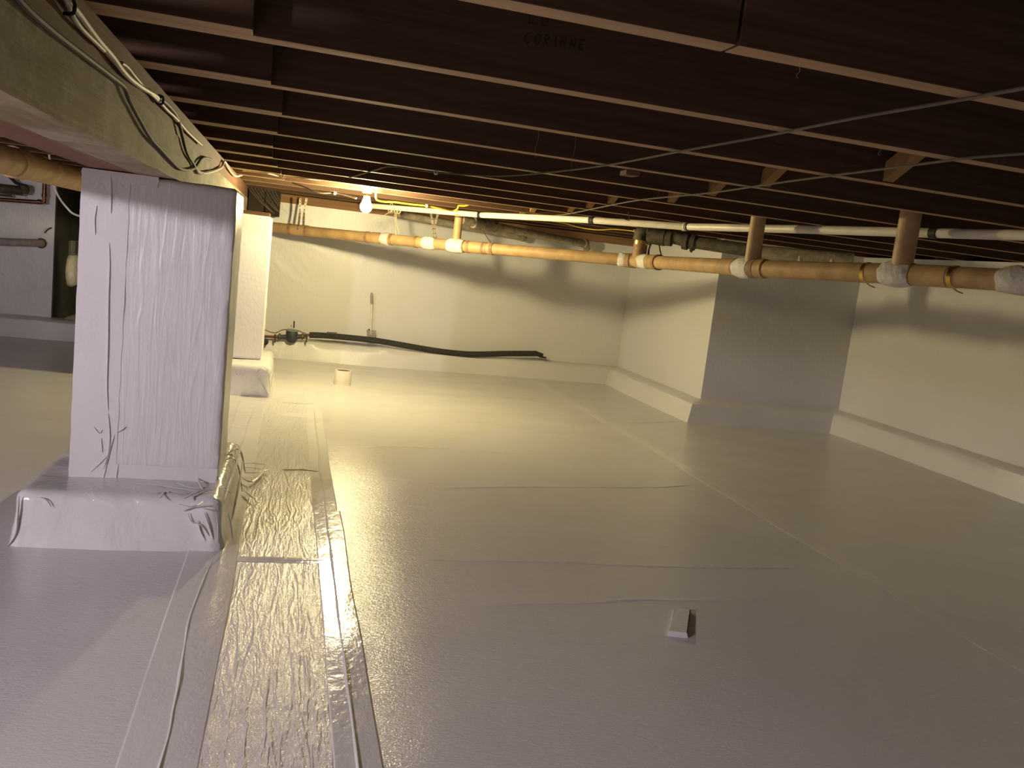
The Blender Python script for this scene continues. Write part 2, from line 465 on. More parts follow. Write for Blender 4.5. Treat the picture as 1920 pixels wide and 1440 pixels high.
# ------------------------------------------------------------------ joists
ORD = ['first', 'second', 'third', 'fourth', 'fifth', 'sixth', 'seventh', 'eighth', 'ninth', 'tenth', 'eleventh', 'twelfth', 'thirteenth', 'fourteenth']
def pale_underside(o):  # gives the downward faces of a joist a paler wood colour
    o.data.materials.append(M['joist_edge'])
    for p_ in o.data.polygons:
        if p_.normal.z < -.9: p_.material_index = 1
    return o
JY = [.999 + .406 * i for i in range(14)]
TW = .038
for i, y in enumerate([.187, .593]):
    o = pale_underside(MB().box(-.48, XR + .15, y - TW / 2, y + TW / 2, ZJ, ZJ + HJ).build('floor_joist', M['joist']))
    tag(o, ['dark floor joist out of view behind the camera', 'dark floor joist above the camera, just out of view'][i], 'joist', 'right-hand floor joists')
for i, y in enumerate(JY):
    if i == 0:   # two boards butted end to end
        o = empty('floor_joist', (1.5, y, ZJ), 'nearest floor joist, wide pale underside, with a butt joint in its face', 'joist', 'right-hand floor joists')
        pale_underside(MB().box(-.48, .494, y - TW / 2, y + TW / 2, ZJ, ZJ + HJ, .0015).build('board', M['joist'], o))
        pale_underside(MB().box(.498, XR + .15, y - TW / 2, y + TW / 2, ZJ, ZJ + HJ, .0015).build('board', M['joist'], o))
        continue
    lab = 'dark brown floor joist, ' + ORD[i] + ' from the camera'
    if i == 1: lab += ', with faint handwriting on its face'
    if i == 12: lab += ', last before the back wall'
    if i == 13: lab += ', resting over the back wall'
    o = pale_underside(MB().box(-.48, XR + .15, y - TW / 2, y + TW / 2, ZJ, ZJ + HJ, .0015).build('floor_joist', M['joist']))
    tag(o, lab, 'joist', 'right-hand floor joists')
    if i == 1:
        yf = y - TW / 2 - .0008
        def stroke(mb, pts, ox, oz, sx, sz):
            mb.tube([(ox + a * sx, yf, oz + b * sz) for a, b in pts], .0011, 5)
        L = {'C': [[(.9, .85), (.6, 1), (.2, .8), (0, .45), (.15, .1), (.6, 0), (.9, .12)]],
             'O': [[(.5, 1), (.1, .75), (0, .35), (.3, 0), (.75, .1), (.95, .5), (.8, .9), (.5, 1)]],
             'R': [[(.05, 0), (.15, 1), (.7, .95), (.8, .7), (.2, .5), (.8, 0)]],
             'I': [[(.5, 0), (.55, 1)]],
             'N': [[(0, 0), (.1, 1), (.75, 0), (.85, 1)]],
             'E': [[(.85, 1), (.1, .98), (0, 0), (.8, .02)], [(.05, .5), (.6, .52)]]}
        mb = MB(); x = .330
        for ch in 'CORINNE':
            wd = .010 if ch != 'I' else .006
            for s_ in L[ch]:
                stroke(mb, s_, x, 1.150 + (x - .33) * .05, wd, .016)
            x += wd + .006
        stroke(mb, [(0, 1), (.05, 0), (.9, .05)], .334, 1.180, .012, .016)
        stroke(mb, [(.9, 1), (.1, .8), (.2, .1), (.9, .2), (.8, .9)], .354, 1.178, .012, .018)
        wr = mb.build('handwriting', M['ink'], o)
        wr['label'] = 'faint dark hand lettering'
for i, y in enumerate(JY):
    yy = y - TW - .0005
    xe = [-.08, -.08, -.065, -.05, -.068, -.09, -.10, -.09, -.08, -.07, -.08, -.09, -.08, -.08][i]
    o = pale_underside(MB().box(XL - .1, xe, yy - TW / 2, yy + TW / 2, ZJ, ZJ + HJ, .0015).build('lapped_joist', M['joist']))
    tag(o, 'short-ended lapped joist over the girder, ' + ORD[i] + ' from the camera', 'joist', 'lapped left-hand joists')
# cross bridging: one pair of struts in each bay, midway along the span
for i in range(1, len(JY) - 1):
    y0, y1 = JY[i] + TW / 2, JY[i + 1] - TW / 2
    xb = 1.30 + .05 * math.sin(i * 2.1)
    for s in (0, 1):
        xx = xb + (.045 if s else 0)
        za, zb = (ZJ + .012, ZJ + HJ - .03) if s else (ZJ + HJ - .03, ZJ + .012)
        mb = MB(); h = .018; wdt = .032
        dz = .036
        vs = [(xx - wdt, y0, za - .008), (xx + wdt, y0, za - .008), (xx + wdt, y0, za + dz), (xx - wdt, y0, za + dz),
              (xx - wdt, y1, zb - .008), (xx + wdt, y1, zb - .008), (xx + wdt, y1, zb + dz), (xx - wdt, y1, zb + dz)]
        vs = [(a, b, min(c, ZJ + HJ)) for a, b, c in vs]
        vs = [(xx + (a - xx) * .45 + (.0 if s else -.0), b, c) for a, b, c in vs]
        mb.add(vs, [(0, 1, 2, 3), (4, 7, 6, 5), (0, 4, 5, 1), (1, 5, 6, 2), (2, 6, 7, 3), (3, 7, 4, 0)])
        o = mb.build('bridging_strut', M['pale_wood'])
        tag(o, 'pale wooden bridging strut ' + ('rising towards the back' if s else 'rising towards the camera') + ' in the ' + ORD[i] + ' joist bay', 'strut', 'cross bridging struts')

# ------------------------------------------------------------------ girder
g = empty('girder', (-.4, 2.0, .915), 'long weathered built-up wooden girder resting on the wrapped piers', 'girder')
yg0, yg1 = YF - .1, 5.98
def beam(x0, x1, z0, z1, name, mat, rough_edge=.003, seed=0.0):
    mb = MB(); vs, fs = [], []; n = 90
    for i in range(n + 1):
        y = yg0 + (yg1 - yg0) * i / n
        e = [rough_edge * noise.noise(Vector((i * .7 + seed, k * 3.1, 1))) for k in range(4)]
        vs += [(x0 + e[0], y, z0 + e[1] * .6), (x1 + e[1] * .5, y, z0 + e[2] * .6), (x1 + e[3] * .5, y, z1), (x0 + e[2], y, z1)]
    for i in range(n):
        for k in range(4):
            k2 = (k + 1) % 4
            fs.append((i * 4 + k, i * 4 + k2, i * 4 + 4 + k2, i * 4 + 4 + k))
    e = n * 4
    fs += [(3, 2, 1, 0), (e, e + 1, e + 2, e + 3)]
    return mb.add(vs, fs).build(name, M[mat], g)
b1 = beam(-.394, -.300, .915, 1.020, 'ply', 'girder_grey', .004, 1)
b1['label'] = 'weathered grey-brown face board of the girder'
beam(-.500, -.396, .917, 1.020, 'ply', 'girder', .003, 5)
sp = beam(-.500, -.302, 1.0205, 1.0885, 'sill_plate', 'sill', .003, 9)
sp['label'] = 'darker plate on top of the girder'


bl = empty('girder_end_blocks', (-.2, 5.8, .9), 'near-black cobwebbed blocks where the girder meets the back wall', 'blocking')  # near-black blocks fill the corner at the girder end
MB().box(-.295, -.200, 5.70, 5.98, .905, 1.087, .004).build('block', M['near_black'], bl)
MB().box(-.196, -.105, 5.78, 5.98, .93, 1.087, .004).build('block', M['near_black'], bl)
MB().lathe((-.16, 5.775, .975), (0, 1, 0), [(0, .018), (.002, .034), (.01, .034)], 14).build('knot_cap', M['near_black'], bl)
for k in range(9):
    a_ = Vector((-.30 + .02 * k, 5.66, 1.085)); b_ = Vector((-.16 + .015 * k, 5.70, .96 - .01 * (k % 3)))
    MB().tube([a_, a_.lerp(b_, .5) + Vector((0, 0, -.012)), b_], .0006, 5, 3).build('cobweb_strand', M['cobweb'], bl)

# ------------------------------------------------------------------ wrapped piers
def wrap_box(x0, x1, y0, y1, z0, z1, r, nx, ny, nz, amp, freq, seed, flare=0.0, taper=0.0, crease=0.0):
    bm = bmesh.new()
    cx, cy, cz = (x0 + x1) / 2, (y0 + y1) / 2, (z0 + z1) / 2
    hx, hy, hz = (x1 - x0) / 2, (y1 - y0) / 2, (z1 - z0) / 2
    def face(o, u, v, nu, nv):
        gr = [[bm.verts.new(o + u * (i / nu) + v * (j / nv)) for i in range(nu + 1)] for j in range(nv + 1)]
        for j in range(nv):
            for i in range(nu):
                bm.faces.new((gr[j][i], gr[j][i + 1], gr[j + 1][i + 1], gr[j + 1][i]))
    V = Vector
    face(V((-hx, -hy, -hz)), V((2 * hx, 0, 0)), V((0, 0, 2 * hz)), nx, nz)
    face(V((-hx, hy, -hz)), V((2 * hx, 0, 0)), V((0, 0, 2 * hz)), nx, nz)
    face(V((-hx, -hy, -hz)), V((0, 2 * hy, 0)), V((0, 0, 2 * hz)), ny, nz)
    face(V((hx, -hy, -hz)), V((0, 2 * hy, 0)), V((0, 0, 2 * hz)), ny, nz)
    face(V((-hx, -hy, hz)), V((2 * hx, 0, 0)), V((0, 2 * hy, 0)), nx, ny)
    face(V((-hx, -hy, -hz)), V((2 * hx, 0, 0)), V((0, 2 * hy, 0)), nx, ny)
    bmesh.ops.remove_doubles(bm, verts=bm.verts[:], dist=1e-5)
    for v in bm.verts:
        p = v.co
        q = V((max(-hx + r, min(hx - r, p.x)), max(-hy + r, min(hy - r, p.y)), max(-hz + r, min(hz - r, p.z))))
        if flare: q.z = min(p.z, hz - r)      # keep the foot square
        d = p - q
        if d.length > 1e-9:
            nrm = d.normalized(); p = q + nrm * min(r, d.length) if d.length > r else p
        else:
            nrm = V((0, 0, 0))
        k = (p.z + hz) / (2 * hz)
        out = V((p.x / hx, p.y / hy, 0))
        if out.length: out.normalize()
        p = p + out * (flare * max(0, 1 - k) ** 2.2) - out * (taper * k)
        nz_ = noise.noise(V((p.x, p.y, p.z)) * freq + V((seed, seed, 0))) + .5 * noise.noise(V((p.x, p.y, p.z)) * freq * 2.3 + V((seed, 0, seed)))
        edge = 0
        if crease:
            ed = min(abs(abs(p.x) - hx), 1) + min(abs(abs(p.y) - hy), 1)
            edge = crease * max(0, 1 - ed / .09) * noise.noise(V((p.x * 70, p.y * 70, p.z * 18 + seed)))
        p = p + nrm * (amp * nz_ + edge)
        v.co = p + V((cx, cy, cz))
    bm.verts.index_update()
    mb = MB().add([v.co.copy() for v in bm.verts], [[v.index for v in f.verts] for f in bm.faces])
    bm.free()
    return mb

def vplate(x0, x1, z0, z1, y, th, n=24, wob=.003, seed=0.0):
    """tape strip on a face looking to -y"""
    mb = MB(); vs, fs = [], []
    for i in range(n + 1):
        z = z0 + (z1 - z0) * i / n
        a = wob * noise.noise(Vector((i * .4 + seed, 0, 0))); b = wob * noise.noise(Vector((i * .4 + seed, 7, 0)))
        vs += [(x0 + a, y + .004, z), (x0 + a + .001, y - th, z), (x1 + b - .001, y - th, z), (x1 + b, y + .004, z)]
    for i in range(n):
        for k in range(3):
            fs.append((i * 4 + k, i * 4 + k + 1, i * 4 + 5 + k, i * 4 + 4 + k))
    return mb.add(vs, fs)
def crease(pts, r, name, parent, mat='tape', flat=.36):
    pts = catmull([Vector(p) for p in pts], 6)
    m = len(pts)
    rs = [max(.0006, r * math.sin(math.pi * (i + .35) / (m + .4)) ** .6) for i in range(m)]
    return MB().tube(pts, rs, 8, 0, flat).build(name, M[mat], parent, smooth=True)

P1Y = 2.364
p1 = empty('wrapped_pier', (-.335, 2.50, 0), 'large lilac-lit pier wrapped in white liner standing nearest the camera', 'pier', 'wrapped girder piers')
shaft = wrap_box(-.520, -.150, P1Y, 2.665, .118, .912, .012, 44, 30, 70, .0022, 9, 1.0, crease=.002).build('shaft', M['pier'], p1, smooth=True)
ft = wrap_box(-.600, -.128, 2.205, 2.86, -.012, .128, .026, 60, 70, 24, .0035, 9, 4.0, flare=.022, crease=.005).build('footing', M['foot'], p1, smooth=True)
vplate(-.519, -.405, .125, .905, P1Y - .0015, .0006, 40, .002, 1).build('tape_strip', M['tape'], p1)
vplate(-.519, -.152, .110, .165, P1Y - .0022, .0006, 8, .002, 4).build('tape_strip', M['tape'], p1)
vplate(-.519, -.34, .888, .914, P1Y - .0022, .0006, 6, .004, 9).build('tape_strip', M['tape'], p1)
def fp(px, py, dy=0.0): return ay(px, py, P1Y - .003 - dy)
for pts, r in [
    ([(205, 455), (206, 500), (204, 560), (203, 650), (201, 720), (203, 770)], .0045),
    ([(208, 330), (209, 365), (208, 400)], .0035),
    ([(182, 385), (178, 410), (179, 440)], .0035),
    ([(203, 775), (206, 810), (204, 845), (194, 880)], .0040),
    ([(170, 885), (188, 868), (205, 850)], .0035),
    ([(215, 815), (205, 850), (193, 902)], .0035),
    ([(222, 870), (219, 890), (216, 908)], .0035),
    ([(176, 800), (186, 812), (192, 806)], .0030),
    ([(190, 822), (191, 835), (192, 848)], .0030),
    ([(218, 811), (228, 806), (236, 800)], .0030),
]:
    crease([fp(a, b) for a, b in pts], r, 'sheet_crease', p1)
# gathers where the wrap meets the footing
def tp(px, py, z=.130): return az(px, py, z)
for pts, r, z in [
    ([(330, 905), (365, 915), (402, 912)], .0045, .132), ([(345, 935), (375, 920), (404, 915)], .0045, .133),
    ([(368, 890), (374, 905), (380, 918)], .0035, .136), ([(240, 905), (300, 910), (370, 921)], .004, .130),
    ([(290, 925), (320, 921), (350, 926)], .0035, .130), ([(300, 935), (308, 922), (318, 924)], .003, .131),
    ([(335, 945), (360, 950), (380, 940)], .0035, .131),
]:
    crease([tp(a, b, z) for a, b in pts], r, 'footing_crease', p1, 'foot')
def ff(px, py, y=2.196): return ay(px, py, y)
for pts, r in [
    ([(352, 962), (360, 978), (378, 985), (392, 1005)], .004), ([(370, 975), (376, 995), (386, 1015)], .004),
    ([(383, 960), (392, 985), (400, 1012)], .0045), ([(340, 958), (365, 950), (392, 948)], .004),
    ([(75, 932), (88, 938), (96, 950)], .0035), ([(36, 930), (34, 965), (30, 1000), (14, 1024)], .006),
    ([(404, 950), (409, 985), (408, 1018)], .005),
]:
    crease([ff(a, b) for a, b in pts], r, 'footing_crease', p1, 'foot')
# gathered folds down the right-hand side of the footing
for pts, r in [
    ([(-.122, 2.24, .122), (-.118, 2.40, .130), (-.114, 2.60, .134), (-.118, 2.78, .130), (-.135, 2.86, .122)], .007),
    ([(-.104, 2.30, .05), (-.100, 2.42, .085), (-.099, 2.58, .100), (-.104, 2.76, .095)], .006),
    ([(-.150, 2.66, .130), (-.132, 2.72, .137), (-.112, 2.76, .120), (-.094, 2.74, .06)], .007),
    ([(-.150, 2.60, .130), (-.130, 2.62, .136), (-.110, 2.60, .115), (-.092, 2.56, .05)], .005),
    ([(-.112, 2.23, .09), (-.102, 2.24, .05), (-.095, 2.235, .01)], .006),
    ([(-.145, 2.33, .128), (-.130, 2.31, .133), (-.112, 2.33, .110)], .006),
]:
    crease([(a, b, c - .004) for a, b, c in pts], r * .62, 'footing_crease', p1, 'foot', .6)
for pts, r in [([(452, 893), (470, 903), (488, 890), (500, 872)], .006), ([(455, 915), (465, 925), (478, 935)], .005), ([(452, 870), (475, 868), (500, 872)], .004), ([(456, 886), (478, 886), (505, 880)], .004)]:
    crease([tp(a, b, .008) for a, b in pts], r, 'floor_crease', p1, 'foot')

p2 = empty('wrapped_pier', (-.31, 4.75, 0), 'cream-lit wrapped pier farther back beneath the girder', 'pier', 'wrapped girder piers')
wrap_box(-.500, -.118, 4.60, 4.90, .155, .898, .012, 24, 20, 40, .002, 9, 8.0, crease=.002).build('shaft', M['pier'], p2, smooth=True)
wrap_box(-.580, -.062, 4.43, 5.05, -.012, .155, .026, 40, 44, 18, .0035, 9, 14.0, flare=.02, crease=.006).build('footing', M['foot'], p2, smooth=True)
vplate(-.26, -.119, .17, .89, 4.5985, .0018, 20, .002, 6).build('tape_strip', M['tape'], p2)
for pts, r in [([(478, 700), (488, 690), (500, 695)], .006), ([(480, 702), (488, 715), (497, 730), (504, 742)], .006), ([(500, 690), (505, 710), (506, 738)], .005), ([(515, 678), (512, 700), (508, 725)], .005), ([(440, 742), (470, 741), (500, 744)], .005)]:
    crease([ay(a, b, 4.415) for a, b in pts], r, 'footing_crease', p2, 'foot')
sh = MB().box(-.49, -.13, 4.62, 4.88, .898, .916, .002).build('wooden_shim', M['joist'])
tag(sh, 'dark wooden shim between the rear pier and the girder', 'shim')


# ------------------------------------------------------------------ lamps
def lamp(x, y, zc, label, mat, cleat):
    o = empty('bulb_lamp', (x, y, ZJ), label, 'lamp')
    zt = zc + .115
    MB().box(x - .055, x + .055, *cleat, zt, zt + .030, .003).build('mounting_cleat', M['plate'], o)
    lh = MB().lathe((x, y, zt), (0, 0, -1), [(0, .052), (.006, .054), (.014, .050), (.018, .034), (.022, .026), (.045, .024), (.047, .019)], 28).build('lampholder', M['porcelain'], o, smooth=True)
    prof = [(0, .014), (.010, .0150), (.022, .0200)]
    for k in range(0, 13):
        a = math.radians(-38 + k * 128 / 12)
        prof.append((.052 + .030 * math.sin(a), .030 * math.cos(a)))
    prof[-1] = (.082, .0004)
    gb_ = MB().lathe((x, y, zt - .062), (0, 0, -1), prof, 28).build('glass_bulb', M[mat], o, smooth=True)
    MB().lathe((x, y, zt - .046), (0, 0, -1), [(0, .0135), (.004, .0145), (.008, .0135), (.012, .0145), (.018, .0135)], 20).build('screw_cap', M['brass'], gb_, smooth=True)
    return o
BX, BY, BZ = .338, 4.45, 1.000
lamp(BX, BY, BZ, 'lit bare bulb in a white lampholder under the joists', 'bulb_a', (4.267, 4.633))
lamp(LAMP_B_POS[0], LAMP_B_POS[1], LAMP_B_POS[2], 'lit bare bulb left of the girder, behind the camera', 'bulb_b', (-.18, .35))


# ------------------------------------------------------------------ pipes
# main tan drain pipe
K = [ay(497, 424, 5.90), ay(600, 436, 5.72), ay(855, 461, 5.06), ay(1188, 489, 4.37), ay(1408, 503, 3.10), ay(1690, 514, 2.46), ay(1920, 527, 2.08), ]
K.append(K[-1] + (K[-1] - K[-2]) * 1.5)
dp = empty('drain_pipe', tuple(K[3]), 'long tan drain pipe hanging below the joists along the back and right walls', 'pipe')
R1, R2 = .033, .0335
MB().tube(K[0:4], R1, 18).build('pipe_section', M['tan'], dp, smooth=True)
MB().tube(K[3:5], R1, 18).build('pipe_section', M['tan'], dp, smooth=True)
MB().tube(K[4:8], R2, 20).build('pipe_section', M['tan'], dp, smooth=True)
def on_pipe(px, seg):
    """point of the pipe axis seen at image column px, with direction"""
    a, b = K[seg], K[seg + 1]
    best = None
    for i in range(201):
        q = a.lerp(b, i / 200); d = q - EYE
        x = 960 + F * d.dot(_r) / d.dot(_f)
        if best is None or abs(x - px) < best[0]:
            best = (abs(x - px), q)
    return best[1], (b - a).normalized()
def collar(px, seg, r, w, name, mat, lump=0.0, parent=dp, seed=0.0):
    q, d = on_pipe(px, seg)
    prof = [(-w / 2, r * .86), (-w / 2 + .002, r), (-w / 4, r * (1 + lump)), (0, r * (1 + lump * 1.4)), (w / 4, r * (1 + lump)), (w / 2 - .002, r), (w / 2, r * .86)]
    mb = MB().lathe(q, d, prof, 22)
    if lump:
        mb.v = [v + (v - q).normalized() * (.006 * noise.noise(v * 60 + Vector((seed, 0, 0)))) for v in mb.v]
    return mb.build(name, M[mat], parent, smooth=True)
for px, seg in [(545, 0), (575, 0), (690, 1), (735, 1), (780, 1), (868, 2), (880, 2), (908, 2), (923, 2)]:
    collar(px, seg, R1 * 1.09, .022, 'coupling_ring', 'tan_rust')
collar(560, 0, R1 * 1.07, .12, 'coupling', 'tan'); collar(706, 1, R1 * 1.08, .05, 'coupling', 'tan')
collar(894, 2, R1 * 1.06, .14, 'coupling', 'tan')
collar(724, 1, R1 * 1.05, .06, 'putty_joint', 'putty', .06, seed=1)
collar(806, 1, R1 * 1.08, .09, 'putty_joint', 'putty', .10, seed=2)
collar(854, 2, R1 * 1.12, .11, 'putty_joint', 'putty', .14, seed=3)
collar(1168, 2, R1 * 1.1, .045, 'putty_joint', 'putty', .04, seed=4)
collar(1211, 3, R1 * 1.12, .10, 'putty_joint', 'putty', .04, seed=5)
collar(1177, 2, R1 * 1.16, .028, 'coupling', 'tan'); collar(1188, 2, R1 * 1.2, .036, 'coupling_ring', 'tan_rust')
collar(1200, 3, R1 * 1.14, .07, 'coupling', 'tan'); collar(1225, 3, R1 * 1.12, .09, 'coupling', 'tan'); collar(1234, 3, R1 * 1.2, .03, 'coupling_ring', 'tan_rust')
collar(1372, 3, R1 * 1.06, .16, 'coupling', 'tan'); collar(1385, 3, R1 * 1.12, .035, 'coupling_ring', 'tan_rust')
collar(1397, 3, R2 * 1.14, .12, 'putty_joint', 'putty', .10, seed=6)
collar(1414, 4, R2 * 1.18, .04, 'coupling_ring', 'tan_rust'); collar(1424, 4, R2 * 1.14, .07, 'coupling', 'tan')
collar(1640, 4, R2 * 1.04, .22, 'coupling', 'tan'); collar(1662, 4, R2 * 1.1, .012, 'coupling_ring', 'tan_rust')
collar(1684, 4, R2 * 1.1, .115, 'putty_joint', 'putty', .14, seed=7)
collar(1708, 5, R2 * 1.1, .02, 'coupling_ring', 'tan_rust'); collar(1745, 5, R2 * 1.05, .13, 'coupling', 'tan')
collar(1886, 5, R2 * 1.08, .02, 'coupling_ring', 'tan_rust'); collar(1908, 5, R2 * 1.12, .10, 'putty_joint', 'putty', .12, seed=8)
for px, seg in [(1627, 4), (1790, 5)]:
    bc = collar(px, seg, R2 * 1.09, .018, 'band_clamp', 'brass')
    bc['label'] = 'shiny brass band clamp'
    q, d = on_pipe(px, seg)
    MB().tube([q + Vector((0, 0, -R2 * 1.0)), q + Vector((.012, -.006, -R2 * 1.25)), q + Vector((.030, -.012, -R2 * 1.42))], .005, 6, 0, .4).build('clamp_tail', M['steel'], bc)
# risers of the drain
def riser(px, seg, r, ztop, mat, lean=(0, 0), name='riser'):
    q, d = on_pipe(px, seg)
    return MB().tube([q, q + Vector((lean[0], lean[1], ztop - q.z))], r, 16).build(name, M[mat], dp, smooth=True), q
riser(855, 2, .0245, 1.075, 'tan'); riser(1408, 4, .030, ZJ + HJ, 'tan'); riser(1688, 4, .0345, ZJ + HJ, 'tan')
riser(1975, 6, .034, ZJ + HJ, 'tan')
_, qr = riser(1197, 3, .0375, 1.030, 'tan_rust')
MB().lathe(qr + Vector((0, 0, .085)), (0, 0, 1), [(0, .036), (.003, .0405), (.022, .0405), (.025, .036)], 20).build('copper_band', M['brass'], dp, smooth=True)
q855, _d = on_pipe(855, 2)
MB().tube([q855 + Vector((0, 0, .165)), q855 + Vector((0, 0, .172))], .027, 14).build('wire_tie', M['cable_dark'], dp)

# dark iron branch running right from the short riser
ip = empty('iron_pipe', tuple(qr), 'dark corroded iron pipe with fittings just under the joists', 'pipe')
A = Vector((qr.x, qr.y, 1.035)); Bp = ay(1300, 454, 4.12); Cp = ay(1430, 473, 3.86) ; Dp = ay(1600, 488, 3.60)
MB().tube([A + Vector((-.006, 0, -.035)), A + Vector((0, 0, .005)), A + Vector((.03, -.012, .022)), A.lerp(Bp, .25)], .040, 14, 5).build('elbow', M['dark_iron'], ip, smooth=True)
MB().tube([A + Vector((.02, -.01, .018)), Bp], .034, 14).build('pipe_section', M['dark_iron'], ip, smooth=True)
MB().tube([Bp, Cp], .033, 14).build('pipe_section', M['dark_iron'], ip, smooth=True)
MB().tube([Cp, Dp], .033, 14).build('pipe_section', M['dusty'], ip, smooth=True)
dd = (Bp - A).normalized()
for t, r, wd in [(.30, .043, .10), (.52, .040, .05), (.86, .045, .035), (1.0, .042, .03)]:
    q = A.lerp(Bp, t)
    mb = MB().lathe(q - dd * wd / 2, dd, [(0, r * .8), (.004, r), (wd - .004, r), (wd, r * .8)], 18)
    mb.v = [v + Vector((0, 0, .004 * noise.noise(v * 50))) for v in mb.v]
    mb.build('fitting', M['dark_iron'], ip, smooth=True)
MB().ribbon([ay(1299, 463, 4.09), ay(1298, 468, 4.09), ay(1294, 472, 4.09)], .008, (1, 0, 0), .001).build('strap_tail', M['steel'], ip)
for px, py in [(1500, 481), (1560, 487)]:
    q = ay(px, py, 3.86 - (px - 1430) / 170 * .26)
    MB().lathe(q - (Dp - Cp).normalized() * .006, (Dp - Cp), [(0, .034), (.002, .036), (.010, .036), (.012, .034)], 16).build('band', M['twine'], ip)

# two dusty pipes near the back wall
def lone_pipe(pts, r, name, label, mat, extra=()):
    o = empty(name, tuple(pts[0]), label, 'pipe')
    MB().tube(pts, r, 16).build('pipe_section', M[mat], o, smooth=True)
    for (i, t, rr, wd, nm, mt) in extra:
        a, b = Vector(pts[i]), Vector(pts[i + 1]); q = a.lerp(b, t); d = (b - a).normalized()
        MB().lathe(q - d * wd / 2, d, [(0, rr * .85), (.003, rr), (wd - .003, rr), (wd, rr * .85)], 16).build(nm, M[mt], o, smooth=True)
    return o
a0, a1 = ay(735, 399, 5.66), ay(985, 446, 5.96)
lone_pipe([a0, a1], .024, 'dusty_pipe', 'dusty grey-tan pipe slanting down, lower of two at the back wall', 'dusty', [(0, .98, .030, .03, 'end_fitting', 'dusty')])
b0, b1_ = ay(866, 413, 5.22), ay(1100, 458, 5.93)
lone_pipe([b0, b1_, b1_ + Vector((.012, .02, -.035))], .026, 'dusty_pipe', 'dusty pipe with a threaded union, ending near the wall corner', 'dusty',
          [(0, .10, .035, .06, 'fitting', 'dusty'), (0, .16, .036, .018, 'union_ring', 'dusty'), (0, .20, .038, .018, 'union_ring', 'dusty'), (0, .24, .037, .018, 'union_ring', 'dusty'), (0, .98, .033, .03, 'end_fitting', 'dusty')])

# white plastic pipe strapped below the joists
Q = [az(720, 388, 1.058), az(900, 403, 1.060), az(1110, 413, 1.061), az(1285, 425, 1.062), az(1500, 430, 1.062), az(1752, 437, 1.062), az(1920, 441, 1.062)]
Q.insert(0, Q[0] + (Q[0] - Q[1]) * .25)
Q.append(Q[-1] + (Q[-1] - Q[-2]) * 1.6)
wp = empty('plastic_pipe', tuple(Q[3]), 'white plastic pipe running diagonally just under the joists', 'pipe')
for i in range(len(Q) - 1):
    MB().tube([Q[i], Q[i + 1]], .0165, 14).build('pipe_section', M['pvc'], wp, smooth=True)
for i, wdt, mt in [(2, .030, 'black'), (3, .028, 'black'), (6, .030, 'black')]:
    d = (Q[i + 1] - Q[i]).normalized()
    MB().lathe(Q[i] - d * wdt / 2, d, [(0, .016), (.002, .0195), (wdt - .002, .0195), (wdt, .016)], 16).build('coupling', M[mt], wp, smooth=True)
d = (Q[5] - Q[4]).normalized()
for k in range(4):
    MB().lathe(Q[4] + d * (k * .016 - .03), d, [(0, .016), (.002, .0205), (.007, .0205), (.009, .016)], 16).build('coupling_rib', M['dark_iron' if k in (0, 3) else 'pvc'], wp, smooth=True)

# big tan pipe left of the girder
ye0, ye1 = YF + .1, 5.6
bp = lone_pipe([Vector((-.80, ye0, .926)), Vector((-.80, ye1, .926))], .041, 'large_pipe', 'thick tan pipe running beside the girder, passing behind the near pier', 'tan', [(0, .66, .046, .10, 'coupling', 'tan'), (0, .30, .046, .10, 'coupling', 'tan')])

# ------------------------------------------------------------------ hangers and ties
def strap(pts, name, label, half=.007, mat='steel', up=(1, 0, 0), holes=True):
    o = empty(name, tuple(Vector(pts[0])), label, 'hanger')
    st = MB().ribbon(catmull([Vector(p) for p in pts], 6), half, up, .0008).build('strap', M[mat], o)
    if holes:
        pts_f = catmull([Vector(p) for p in pts], 6); L_ = sum((pts_f[i + 1] - pts_f[i]).length for i in range(len(pts_f) - 1))
        n = max(3, int(L_ / .022)); mb = MB()
        for k in range(n):
            t = (k + .5) / n * (len(pts_f) - 1); i = int(t); q = pts_f[i].lerp(pts_f[min(i + 1, len(pts_f) - 1)], t - i)
            dv = (pts_f[min(i + 1, len(pts_f) - 1)] - pts_f[i]).normalized(); u = (Vector(up) - dv * Vector(up).dot(dv)).normalized(); nn = dv.cross(u)
            if nn.y > 0: nn = -nn
            mb.lathe(q + nn * .0006, nn, [(0, .0035), (.0006, .0035)], 8)
        mb.build('punched_holes', M['black'], st)
    return o
h0, _d = on_pipe(562, 0)
strap([ay(563, 372, 5.80), ay(562, 400, 5.80), h0 + Vector((-.012, -.036, .0))], 'hanger_strap', 'left strand of the perforated strap pair by the rear pier')
strap([ay(575, 372, 5.80), ay(570, 400, 5.80), h0 + Vector((.022, -.036, .0))], 'hanger_strap', 'right strand of the perforated strap pair by the rear pier')
h1, _d = on_pipe(812, 1)
strap([ay(808, 400, 5.15), ay(812, 425, 5.14), h1 + Vector((-.006, -.03, .03))], 'hanger_strap', 'twisted strap left strand above the lumpy white joint', .006)
strap([ay(821, 400, 5.15), ay(816, 425, 5.14), h1 + Vector((.010, -.03, .03))], 'hanger_strap', 'twisted strap right strand above the lumpy white joint', .006)
h2, _d = on_pipe(1222, 3)
strap([ay(1250, 430, 4.28), ay(1222, 455, 4.26), ay(1216, 478, 4.25), h2 + Vector((-.012, -.045, .02)), h2 + Vector((-.004, -.047, -.03))], 'hanger_strap', 'perforated strap looped under the drain by the short riser', .0055)
strap([ay(1240, 440, 4.26), ay(1236, 458, 4.24), h2 + Vector((.030, -.044, .03))], 'hanger_strap', 'thin plain strap right of the short riser', .0035, holes=False)
